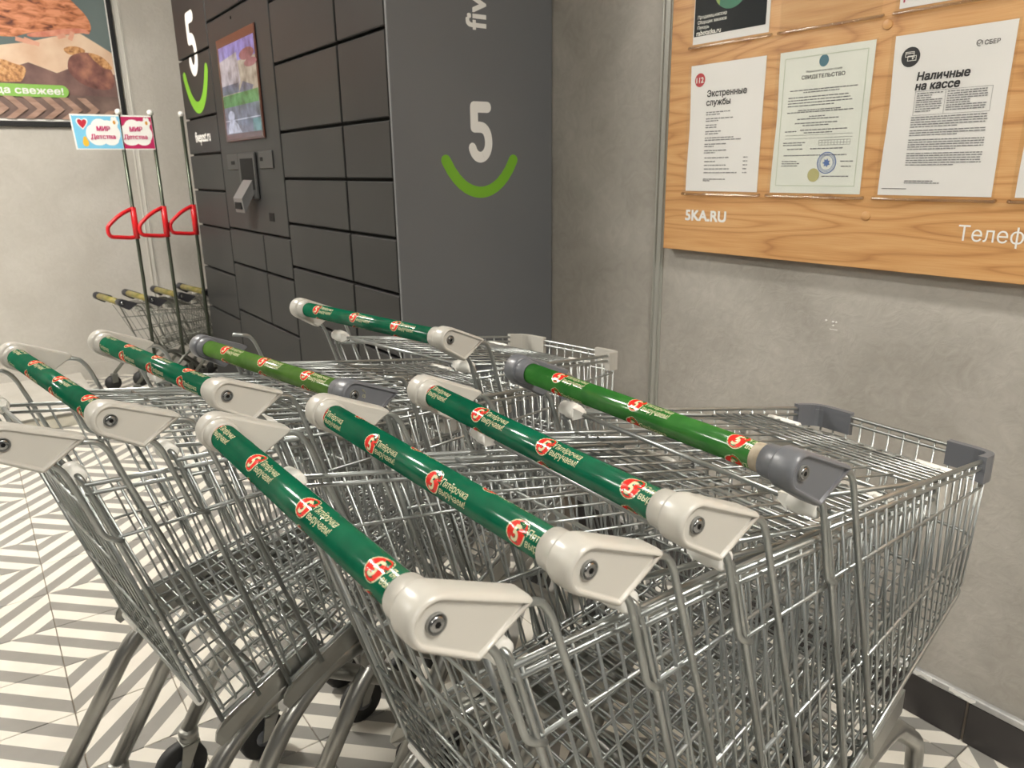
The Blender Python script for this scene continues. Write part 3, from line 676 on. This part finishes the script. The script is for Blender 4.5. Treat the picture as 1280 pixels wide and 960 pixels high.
def end_cap(s):
    g = G(); prof = [(.712, .0545), (.715, .0615), (.765, .064), (.775, .066), (.80, .070)]
    g.lathe([(t * h, r * h) for t, r in prof], TP(0, 0, 0), (s, 0, 0), 24)
    rings = []
    for x, d in ((.772, .010), (.776, .003), (.784, 0), (.846, 0), (.858, .003), (.865, .008), (.868, .013), (.867, .017), (.861, .0195), (.8585, .021), (.858, .026)):
        rings.append([TP(s * x, a, b) for a, b in inset(FIN, d)])
    g.loft(rings); return g
def build_screw(s):
    g = G(); g.lathe([(.850 * h, .028 * h), (.866 * h, .028 * h), (.868 * h, .026 * h), (.862 * h, .024 * h)], TP(0, 0, 0), (s, 0, 0), 18)
    g.lathe([(.860 * h, .022 * h), (.868 * h, .021 * h), (.870 * h, .016 * h)], TP(0, 0, 0), (s, 0, 0), 14, 1)
    g.lathe([(.8695 * h, .009 * h), (.8706 * h, .009 * h)], TP(0, 0, 0), (s, 0, 0), 6, 2, False); return g
M_ring = mat('screw_rim', (.16, .16, .15), .4)

def make_trolley():
    root = thing('shopping_trolley', (0, 0, 0), '', 'trolley')
    hb = G().lathe([(-.73 * h, .052 * h), (.73 * h, .052 * h)], TP(0, 0, 0), (1, 0, 0), 28).build('handle_bar', M_green, root)
    for s in (-1, 1):
        c = end_cap(s).build('end_cap', M_beige, root); build_screw(s).build('screw', [M_ring, M_screw, M_hole], c)
        G().tube([tp(p) for p in fillet([(s * .83, .22, -.062), (s * .83, .33, -.082), (s * .825, .37, -.14), (s * .772, .90, -1.70)], .06, 4)], .0125 * h, 8).build('front_strut', M_zinc, root)
        G().tube([tp(p) for p in fillet([(s * .83, .07, -.112), (s * .83, .155, -.135), (s * .825, .195, -.19), (s * .808, .300, -.53), (s * .800, .372, -.575)], .05, 4)], .0125 * h, 8).build('short_strut', M_zinc, root)
        G().tube([tp(p) for p in fillet([(s * .745, .235, -.225), (s * .79, .252, -.232), (s * .80, .275, -.31), (s * .772, .70, -1.76)], .05, 4)], .0125 * h, 8).build('rear_strut', M_zinc, root)
        g = G(); g.lathe([(.655 * h, .034 * h), (.66 * h, .042 * h), (.72 * h, .045 * h), (.725 * h, .038 * h), (.77 * h, .038 * h), (.775 * h, .026 * h)], TP(0, .25, -.24), (s, 0, 0), 14)
        g.loft([[TP(s * .66, .22, -.21), TP(s * .66, .28, -.21), TP(s * .66, .28, -.28), TP(s * .66, .22, -.28)], [TP(s * .60, .24, -.225), TP(s * .60, .265, -.225), TP(s * .60, .265, -.255), TP(s * .60, .24, -.255)]], False)
        g.build('hinge_clip', M_white, root)
        # chassis: one bent tube a side, from the rear castor over the rail to the front castor
        G().tube([tp(p) for p in fillet([(s * .72, .10, -2.86), (s * .715, .70, -1.98), (s * .70, .98, -1.79), (s * .655, 1.30, -1.80), (s * .42, 2.12, -2.48), (s * .375, 2.26, -2.86)], .24, 6)], .054 * h, 12).build('side_tube', M_tube, root)
        # rail plate under the basket edge, with a rounded rear tab
        g = G(); ring = []
        for x_off in (.008, .024):
            pts = []
            for k in range(7): u = k / 6 * .42; p = bot(u, s); pts.append((p.x + s * x_off, p.y, p.z - .005))
            lo = [(p[0], p[1], p[2] - .135) for p in pts[::-1]]
            tab = [(pts[0][0], pts[0][1] - .035, pts[0][2] - .15), (pts[0][0], pts[0][1] - .06, pts[0][2] - .11), (pts[0][0], pts[0][1] - .05, pts[0][2] - .06)]
            ring.append([tp(p) for p in pts + lo + tab])
        g.loft(ring, False); g.build('rail_plate', M_plate, root)
        # corner bumper
        g = G()
        c0 = top(1, s); a_ = top(.90, s); e = .022
        bend = fillet([a_, c0, V((c0.x - s * .24, c0.y, c0.z))], .11, 4); rings = []
        for k, q in enumerate(bend):
            d = (bend[min(k + 1, len(bend) - 1)] - bend[max(k - 1, 0)]); d.z = 0; d.normalize(); nn = V((d.y, -d.x, 0)) * s
            if nn.x * s < -.01: nn = -nn
            if abs(nn.x) < .05 and nn.y < 0: nn = -nn
            o_, i_ = q + nn * .024, q - nn * .018
            rings.append([TP(o_.x, o_.y, q.z + .028), TP(i_.x, i_.y, q.z + .028), TP(i_.x, i_.y, q.z - .115), TP(o_.x, o_.y, q.z - .125)])
        g.loft(rings, False)
        g.build('corner_bumper', M_beige, root)
        for yy, xx, nm in ((.10, .72, 'rear'), (2.26, .375, 'front')):
            g = G(); g.lathe([(0, .056 * h), (-.02 * h, .070 * h), (-.045 * h, .070 * h), (-.055 * h, .058 * h), (-.07 * h, .068 * h), (-.095 * h, .068 * h), (-.105 * h, .05 * h)], TP(s * xx, yy, -2.845), (0, 0, 1), 16)
            for q in (-1, 1):
                g.loft([[TP(s * xx + q * .055 + e_, yy + .05, -2.94) for e_ in (0, .012)] + [TP(s * xx + q * .055 + e_, yy - .07, -2.94) for e_ in (.012, 0)], [TP(s * xx + q * .055 + e_, yy - .05, -3.14) for e_ in (0, .012)] + [TP(s * xx + q * .055 + e_, yy - .11, -3.14) for e_ in (.012, 0)]], False)
            g.box(TP(s * xx - .06, yy - .07, -2.95), TP(s * xx + .067, yy + .05, -2.935))
            k_ = g.build('caster', M_plate, root)
            g = G(); g.lathe([(-.042 * h, .07 * h), (-.042 * h, .165 * h), (-.03 * h, .18 * h), (.03 * h, .18 * h), (.042 * h, .165 * h), (.042 * h, .07 * h)], TP(s * xx, yy - .08, -3.12), (1, 0, 0), 22)
            g.lathe([(-.05 * h, .02 * h), (-.05 * h, .07 * h), (.05 * h, .07 * h), (.05 * h, .02 * h)], TP(s * xx, yy - .08, -3.12), (1, 0, 0), 12, 1)
            g.build('wheel', [M_black, M_greyp], k_)
    G().tube([TP(-.66, .25, -.24), TP(.66, .25, -.24)], .012 * h, 8).build('hinge_rod', M_zinc, root)
    g = G(); hoop(g, 0, .0115); g.build('rim', M_zinc, root)
    g = G(); hoop(g, 0, .0105, dz=-.042); g.build('under_rim', M_zinc, root)
    for v_, r_ in ((.195, .0085), (.60, .0095), (1., .011)):
        g = G(); hoop(g, v_, r_, n=6); g.build('basket_hoop', M_zinc, root)
    g = G()
    for k in range(19):
        u = .015 + .95 * k / 18; r = .0068 * h
        g.tube([tp(p) for p in fillet([top(u, 1), wall(u, .97, 1), bot(u, 1) + V((-.035, 0, -.006)), bot(u, -1) + V((.035, 0, -.006)), wall(u, .97, -1), top(u, -1)], .03, 2)], r, 5)
    g.build('cross_wires', M_zinc, root)['kind'] = 'stuff'
    g = G()
    for k in range(12):
        f_ = (k - 5.5) / 5.9
        P_ = [lerp(bot(0, -1), bot(0, 1), (f_ + 1) / 2) + V((0, 0, .006)), lerp(bot(1, -1), bot(1, 1), (f_ + 1) / 2) + V((0, 0, .006)), lerp(top(1, -1), top(1, 1), (f_ + 1) / 2)]
        g.tube([tp(p) for p in fillet(P_, .04, 2)], .0068 * h, 5)
    g.build('lengthwise_wires', M_zinc, root)['kind'] = 'stuff'
    for yy, xx, zz in ((1.02, .69, -1.80), (1.95, .47, -2.30)):
        G().tube([TP(-xx, yy, zz), TP(xx, yy, zz)], .034 * h, 10).build('cross_tube', M_tube, root)
    # rear flap: hangs from the hinge rod; local -Z is its length
    L = 1.53
    g = G(); fr = [(-.66, 0), (-.60, L), (.60, L), (.66, 0)]
    g.tube([(x * h, 0, -l * h) for x, l in [(p.x, p.y) for p in fillet([(*q, 0) for q in fr], .05, 3)]], .011 * h, 7)
    gate = g.build('rear_flap', M_zinc, root, TP(0, .25, -.24))
    g = G()
    for k in range(10):
        f_ = (k - 4.5) / 5.5; g.tube([(f_ * .66 * h, .008 * h, 0), (f_ * .60 * h, .008 * h, -L * h)], .0058 * h, 5)
    for k in range(6): l = 1.06 + .075 * k; xw = .66 - .06 * l / L; g.tube([(-xw * h, .012 * h, -l * h), (xw * h, .012 * h, -l * h)], .0052 * h, 5)
    for l in (.30, .66, 1.02, 1.49): xw = .66 - .06 * l / L; g.tube([(-xw * h, 0, -l * h), (xw * h, 0, -l * h)], .0088 * h, 6)
    g.build('flap_wires', M_zinc, gate)['kind'] = 'stuff'
    for s in (-1, 1):
        g = G(); g.lathe([(.36 * h, .018 * h), (.365 * h, .024 * h), (.58 * h, .024 * h), (.585 * h, .018 * h)], (0, 0, -L * h), (s, 0, 0), 10); g.build('flap_sleeve', M_white, gate)
    return root
HANG, LIFT = math.radians(15.5), math.radians(78.5)

# slogan printed on the handle labels
_w1 = text2d('Пятёрочка', 0, .15); _w2 = text2d('выручаем!', 0, .15); _w5 = text2d('5', 0, .15)
def sliced(w, step):
    import bmesh
    bm = bmesh.new(); vv = [bm.verts.new((x, y, 0)) for x, y in w[0]]
    for f in w[1]:
        try: bm.faces.new([vv[i] for i in f])
        except ValueError: pass
    y = w[3] + step
    while y < w[4]:
        bmesh.ops.bisect_plane(bm, geom=bm.verts[:] + bm.edges[:] + bm.faces[:], plane_co=(0, y, 0), plane_no=(0, 1, 0)); y += step
    bmesh.ops.triangulate(bm, faces=bm.faces[:]); bm.verts.index_update()
    r = ([(v.co.x, v.co.y) for v in bm.verts], [tuple(v.index for v in f.verts) for f in bm.faces]); bm.free()
    return (*r, w[2], w[3], w[4])
_w1, _w2, _w5 = sliced(_w1, .16), sliced(_w2, .16), sliced(_w5, .10)
def slogan(parent, pitch, x0, th0, rmul=1.012, rows=3):
    g = G(); R_ = .052 * h
    def put(vs, fs, x, th, off, mi): g.add([V((px * h + x * h, -math.cos(th + py / .052) * R_ * off, math.sin(th + py / .052) * R_ * off + H0 * h)) for px, py in vs], fs, True, mi)
    def blob(sc_):
        out = []
        for k in range(20):
            a = 2 * math.pi * k / 20; out.append((.037 * sc_ * math.cos(a), .037 * sc_ * math.sin(a)))
        out = [(px + (.006 * sc_ if px > 0 and py > 0 else 0), py + (.006 * sc_ if px > 0 and py > 0 else 0)) for px, py in out]
        vs = [(0, 0)] + out + [(a * .5, b * .5) for a, b in out]
        n = 20; fs = [(0, 21 + k, 21 + (k + 1) % n) for k in range(n)] + [(21 + k, 1 + k, 1 + (k + 1) % n, 21 + (k + 1) % n) for k in range(n)]
        return vs, fs
    for r in range(rows):
        th = th0 + r * math.pi * 2 / rows; x = x0 + (pitch / 2 if r % 2 else 0)
        while x > -.62: x -= pitch
        while x < .72:
            if x > -.765:
                vs, fs = blob(1.12); put(vs, fs, x, th, 1.004, 1); vs, fs = blob(1.0); put(vs, fs, x, th, 1.009, 0)
                k = .050 / .72
                for q_, (ex, ey) in enumerate(((-.0018, 0), (.0018, 0), (0, .0018), (0, -.0018))): put([((a - _w5[2] / 2) * k * .95 + ex, b * k - .025 + ey) for a, b in _w5[0]], _w5[1], x, th, 1.014 + q_ * .0012, 1)
                put([(a, b) for a, b in ((.006, .031), (.012, .036), (.026, .034), (.018, .028))], [(0, 1, 2, 3)], x, th, 1.024, 2)
                for wd, vb in ((_w1, .005), (_w2, -.024)):
                    k = .150 / wd[2]; put([(a * k + .046, b * k * 1.15 + vb) for a, b in wd[0]], wd[1], x, th, 1.008, 1)
            x += pitch
    return g.build('printed_slogan', [M_red, M_cream, M_leaf], parent)

def copy_tree(o, parent=None):
    c = o.copy(); COL.objects.link(c)
    if parent: c.parent = parent
    for ch in list(o.children): copy_tree(ch, c)
    return c
def setmat(o, m_, i=0): o.material_slots[i].link = 'OBJECT'; o.material_slots[i].material = m_
def kids(o, n): return [c for c in o.children if c.name.split('.')[0] == n]

proto = make_trolley()
#        x      y      heading  flap   caps     sleeve    print pitch, x0, phase  drop  bumper  label
SPEC = [(-2.181, .7035, -1.2, HANG, M_beige, M_green, .455, .62, 60, 0, M_beige, 'silver wire trolley nearest the camera, last of the right row, its slogan facing up'),
        (-2.150, 1.143, -1.0, LIFT, M_beige, M_green, .45, .61, 22, 0, M_beige, 'silver wire trolley second from the camera in the right row, beige handle ends'),
        (-2.148, 1.596, 1.7, LIFT, M_beige, M_green, .452, .615, 52, 0, M_beige, 'silver wire trolley third in the right row, just behind the grey-ended one'),
        (-2.188, 2.1755, 1.9, LIFT, M_greyp, M_olive, .53, .60, 66, 0, M_greyp, 'wire trolley with grey handle ends and grey corner bumpers nearest the right wall'),
        (-4.670, 2.120, -10.8, LIFT, M_beige, M_green, .455, .37, 38, 0, M_beige, 'wire trolley with beige corner bumpers pushed up beside the dark locker'),
        (-4.270, 1.300, -11.1, LIFT, M_greyp, M_olive2, .455, .46, 60, -.10, M_greyp, 'wire trolley with faded olive handle and grey ends in the left row'),
        (-4.320, .714, -9.7, LIFT, M_beige, M_green, .40, .45, 105, 0, M_beige, 'wire trolley second from the rear in the left row whose beige handle ends stand below the child trolleys'),
        (-4.265, .234, -8.7, LIFT, M_beige, M_green, .455, .61, 92, 0, M_beige, 'wire trolley in the left row with its whole green handle at the left edge'),
        (-4.200, -.147, -8.5, HANG, M_beige, M_green, .455, .6, 60, 0, M_beige, 'rearmost trolley of the left row, only its right handle end in the picture')]
SPEC[6] = SPEC[6][:-1] + ('wire trolley third from the rear in the left row, handle just below the child trolleys',)
trolleys = []
for i, (x, y, a, fl_, cap, sl, pitch, x0, ph, drop, bm_, lab) in enumerate(SPEC):
    r = proto if i == 0 else copy_tree(proto)
    trolleys.append(r)
for r, (x, y, a, fl_, cap, sl, pitch, x0, ph, drop, bm_, lab) in zip(trolleys, SPEC):
    r.location = (x * h, y * h, 0); r.rotation_euler.z = math.radians(-a) * -1 if False else math.radians(-a)
    tag(r, lab, 'trolley', 'nested wire shopping trolleys')
    kids(r, 'rear_flap')[0].rotation_euler.x = fl_
    for c in kids(r, 'end_cap'): setmat(c, cap); c.location.z += drop * h
    for c in kids(r, 'corner_bumper'): setmat(c, bm_)
    hb = kids(r, 'handle_bar')[0]; setmat(hb, sl); hb.location.z += drop * h
    slogan(hb, pitch, x0, math.radians(ph))
    if cap is M_greyp:
        for c in kids(r, 'end_cap'): c['label'] = 'grey plastic handle end'
# frayed label end on the grey-ended trolley
g = G(); Rr = random.Random(2)
ring = []
for x in (.672, .69, .725): ring.append([TP(x + Rr.uniform(-.012, .008) * (x < .65), -math.cos(q) * .0535, math.sin(q) * .0535) for q in [2 * math.pi * k / 24 for k in range(24)]])
g.loft(ring, True, caps=False); o = g.build('frayed_label', noisy('frayed_paper', [(.3, (.24, .19, .13)), (.7, (.46, .40, .31))], 60, 4, .8), kids(trolleys[3], 'handle_bar')[0])
g = G(); pts = []
for k in range(15): q = 2 * math.pi * k / 14; pts.append(TP(.70 + .05 * math.sin(q * 1.5), .03 + .03 * math.cos(q), -.09 - .05 * math.sin(q / 2)))
g.tube(pts, .007 * h, 6); g.build('tie_loop', M_clear, trolleys[3])

# ------------------------------------------------------------------ child trolleys with poles
def KP(x, y, z): return V((x, y, z))
def make_child():
    root = thing('child_trolley', (0, 0, 0), '', 'child trolley')
    Z = .568
    G().lathe([(-.175, .017), (.150, .017)], (0, 0, Z), (1, 0, 0), 16).build('handle_bar', M_gold, root)
    for s in (-1, 1):
        g = G(); g.lathe([(.150, .0185), (.19, .02), (.205, .017)], (0, 0, Z), (s, 0, 0), 14)
        rings = [[V((s * x, a * h * .95, Z + b * h * .95)) for a, b in inset(FIN, d)] for x, d in ((.180, .003), (.184, 0), (.202, 0), (.206, .004))]
        g.loft(rings); c = g.build('end_cap', M_dark, root)
        G().lathe([(.203, .009), (.209, .008)], (0, 0, Z), (s, 0, 0), 10).build('screw', M_screw, c)
        G().tube(fillet([(s * .195, .06, Z - .02), (s * .195, .10, Z - .035), (s * .185, .20, .22)], .02, 3), .004, 6).build('strut', M_kid, root)
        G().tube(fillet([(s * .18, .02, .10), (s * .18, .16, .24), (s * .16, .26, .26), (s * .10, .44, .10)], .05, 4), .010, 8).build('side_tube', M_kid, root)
        for yy, xx in ((.02, .18), (.44, .10)):
            g = G(); g.box((s * xx - .016, yy - .02, .045), (s * xx + .016, yy + .015, .10), .004); k_ = g.build('caster', M_kid, root)
            G().lathe([(-.010, .045), (.010, .045)], (s * xx, yy - .015, .045), (1, 0, 0), 16).build('wheel', M_black, k_)
        G().lathe([(.16, .012), (.19, .012)], (0, .075, Z - .05), (s, 0, 0), 10).build('hinge_clip', M_white, root)
    def kt(u, s): return V((s * (.185 - .05 * u), .07 + .40 * u, Z - .055 - .05 * u))
    def kb(u, s): return V((s * (.175 - .05 * u), .19 + .26 * u, .26 + .05 * u))
    g = G()
    for f_ in (0, .35, .7, 1.0): g.tube(fillet([kt(0, 1).lerp(kb(0, 1), f_), kt(1, 1).lerp(kb(1, 1), f_), kt(1, -1).lerp(kb(1, -1), f_), kt(0, -1).lerp(kb(0, -1), f_)], .03, 3), .003, 6)
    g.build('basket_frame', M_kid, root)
    g = G()
    for k in range(11):
        u = k / 10; g.tube([kt(u, 1), kb(u, 1), kb(u, -1), kt(u, -1)], .0018, 4)
    for k in range(9):
        f_ = k / 8; a, b, c = kb(0, 1).lerp(kb(0, -1), f_), kb(1, 1).lerp(kb(1, -1), f_), kt(1, 1).lerp(kt(1, -1), f_); g.tube([a, b, c], .0018, 4)
        g.tube([kt(0, 1).lerp(kt(0, -1), f_), kt(0, 1).lerp(kt(0, -1), f_) + V((0, .30, .0))], .0018, 4)
    g.build('basket_wires', M_kid, root)['kind'] = 'stuff'
    return root
def add_pole(root, top_z):
    px, py = .232, .118
    G().tube([(px, py, .24), (px, py, top_z)], .0095, 10).build('pole', M_pole, root)
    G().lathe([(0, .014), (.012, .016), (.022, .014), (.027, .006)], (px, py, top_z), (0, 0, 1), 12).build('pole_cap', M_white, root)
    g = G(); path = fillet([(px, py, 1.065), (px + .01, py - .075, 1.035), (px + .01, py - .145, .975), (px + .01, py - .14, .925), (px, py - .03, .912), (px, py, .915)], .05, 5)
    g.tube(path, .0105, 8); g.tube([(px, py, .905), (px, py, 1.07)], .016, 10)
    g.build('red_grip', M_redp, root)
child = make_child()
CH = [(-4.703, .595), (-4.708, .748), (-4.745, .910), (-4.765, 1.062)]
KLAB = ['small child trolley with a sky blue flag on its pole', 'small child trolley with a crimson flag on its pole', 'small child trolley whose bare pole stands along the locker edge', 'small child trolley farthest in the gap beside the locker, without a pole in view']
chs = [child] + [copy_tree(child) for _ in range(3)]
for k, (c, (x, y)) in enumerate(zip(chs, CH)):
    c.location = (x, y, 0); c.rotation_euler.z = math.radians(10); tag(c, KLAB[k], 'child trolley', 'child trolleys by the back wall')
    if k < 3: add_pole(c, 1.535)
M_heart = mat('flag_red', (.50, .02, .04), .5); M_day = mat('daisy_centre', (.62, .28, .03), .5)
def flag(root, field):
    px, py = .232, .118; R2 = Matrix.Rotation(-root.rotation_euler.z, 3, 'Z')
    fw, fh, z1 = .222, .170, 1.532
    def fp(u, v, off): return V((px, py, 0)) + R2 @ V((.012 + off, -fw + u * fw, z1 - fh + v * fh))
    o = None
    g = G(); sl = lambda v: -.02 * v
    g.add([fp(-.02, 1, 0), fp(.99, 1, 0), fp(1, 0, 0), fp(.02, 0, 0), fp(-.02, 1, -.003), fp(.99, 1, -.003), fp(1, 0, -.003), fp(.02, 0, -.003)], [(0, 1, 2, 3), (7, 6, 5, 4), (0, 4, 5, 1), (1, 5, 6, 2), (2, 6, 7, 3), (3, 7, 4, 0)])
    fo = g.build('flag', M_pwhite, root)
    g = G(); e = .0004
    def pt(pts, off, mi):
        g.cnt = getattr(g, 'cnt', 0) + 1; off = .0005 + g.cnt * .00006
        g.add([fp(a, b, off) for a, b in pts], [tuple(range(len(pts)))], False, mi)
    pt([(.01, .955), (.985, .955), (.99, .03), (.05, .03)], .0005, 0)
    for a, b, r1, r2 in ((.62, .48, .26, .30), (.42, .45, .16, .27), (.56, .66, .18, .22), (.80, .46, .17, .27), (.72, .62, .15, .22), (.50, .28, .18, .16), (.76, .28, .16, .16)): pt(disc(a, b, r1, r2, 20), .0009, 1)
    def heart(cx_, cy_, s_, off, mi):
        pts = []
        for k in range(24):
            t_ = 2 * math.pi * k / 24; pts.append((cx_ + s_ * .062 * math.sin(t_) ** 3 * 1.6, cy_ + s_ * (.13 * math.cos(t_) - .05 * math.cos(2 * t_) - .02 * math.cos(3 * t_))))
        pt(pts, off, mi)
    heart(.21, .75, 1.2, .0011, 1); heart(.21, .75, .95, .0013, 2)
    pt(disc(.23, .20, .062, .115, 14), .0011, 3); pt(disc(.225, .30, .042, .075, 12), .0012, 3)
    for k in range(6): a = 2 * math.pi * k / 6; pt(disc(.87 + .055 * math.cos(a), .78 + .11 * math.sin(a), .036, .07, 10), .0014 + k * .0001, 1)
    pt(disc(.87, .78, .030, .058, 10), .0022, 4)
    g.build('flag_print', [field, M_pwhite, M_heart, M_yel, M_day], fo)
    g = G()
    for body, u, v, wd, ht, nz in [(*q_, dz_) for q_ in (('МИР', .49, .53, .27, .14), ('Детства', .35, .31, .50, .13)) for dz_ in (0, 1, 2)]:
        u += .005 * nz - .005
        vs, fs, W, y0, y1 = text2d(body, 0); g.add([fp(u + x / W * wd, v + y / .72 * ht, .0030 + nz * .00006) for x, y in vs], fs)
    g.build('lettering', M_flagt, fo)
flag(chs[0], M_sky); flag(chs[1], M_crim)
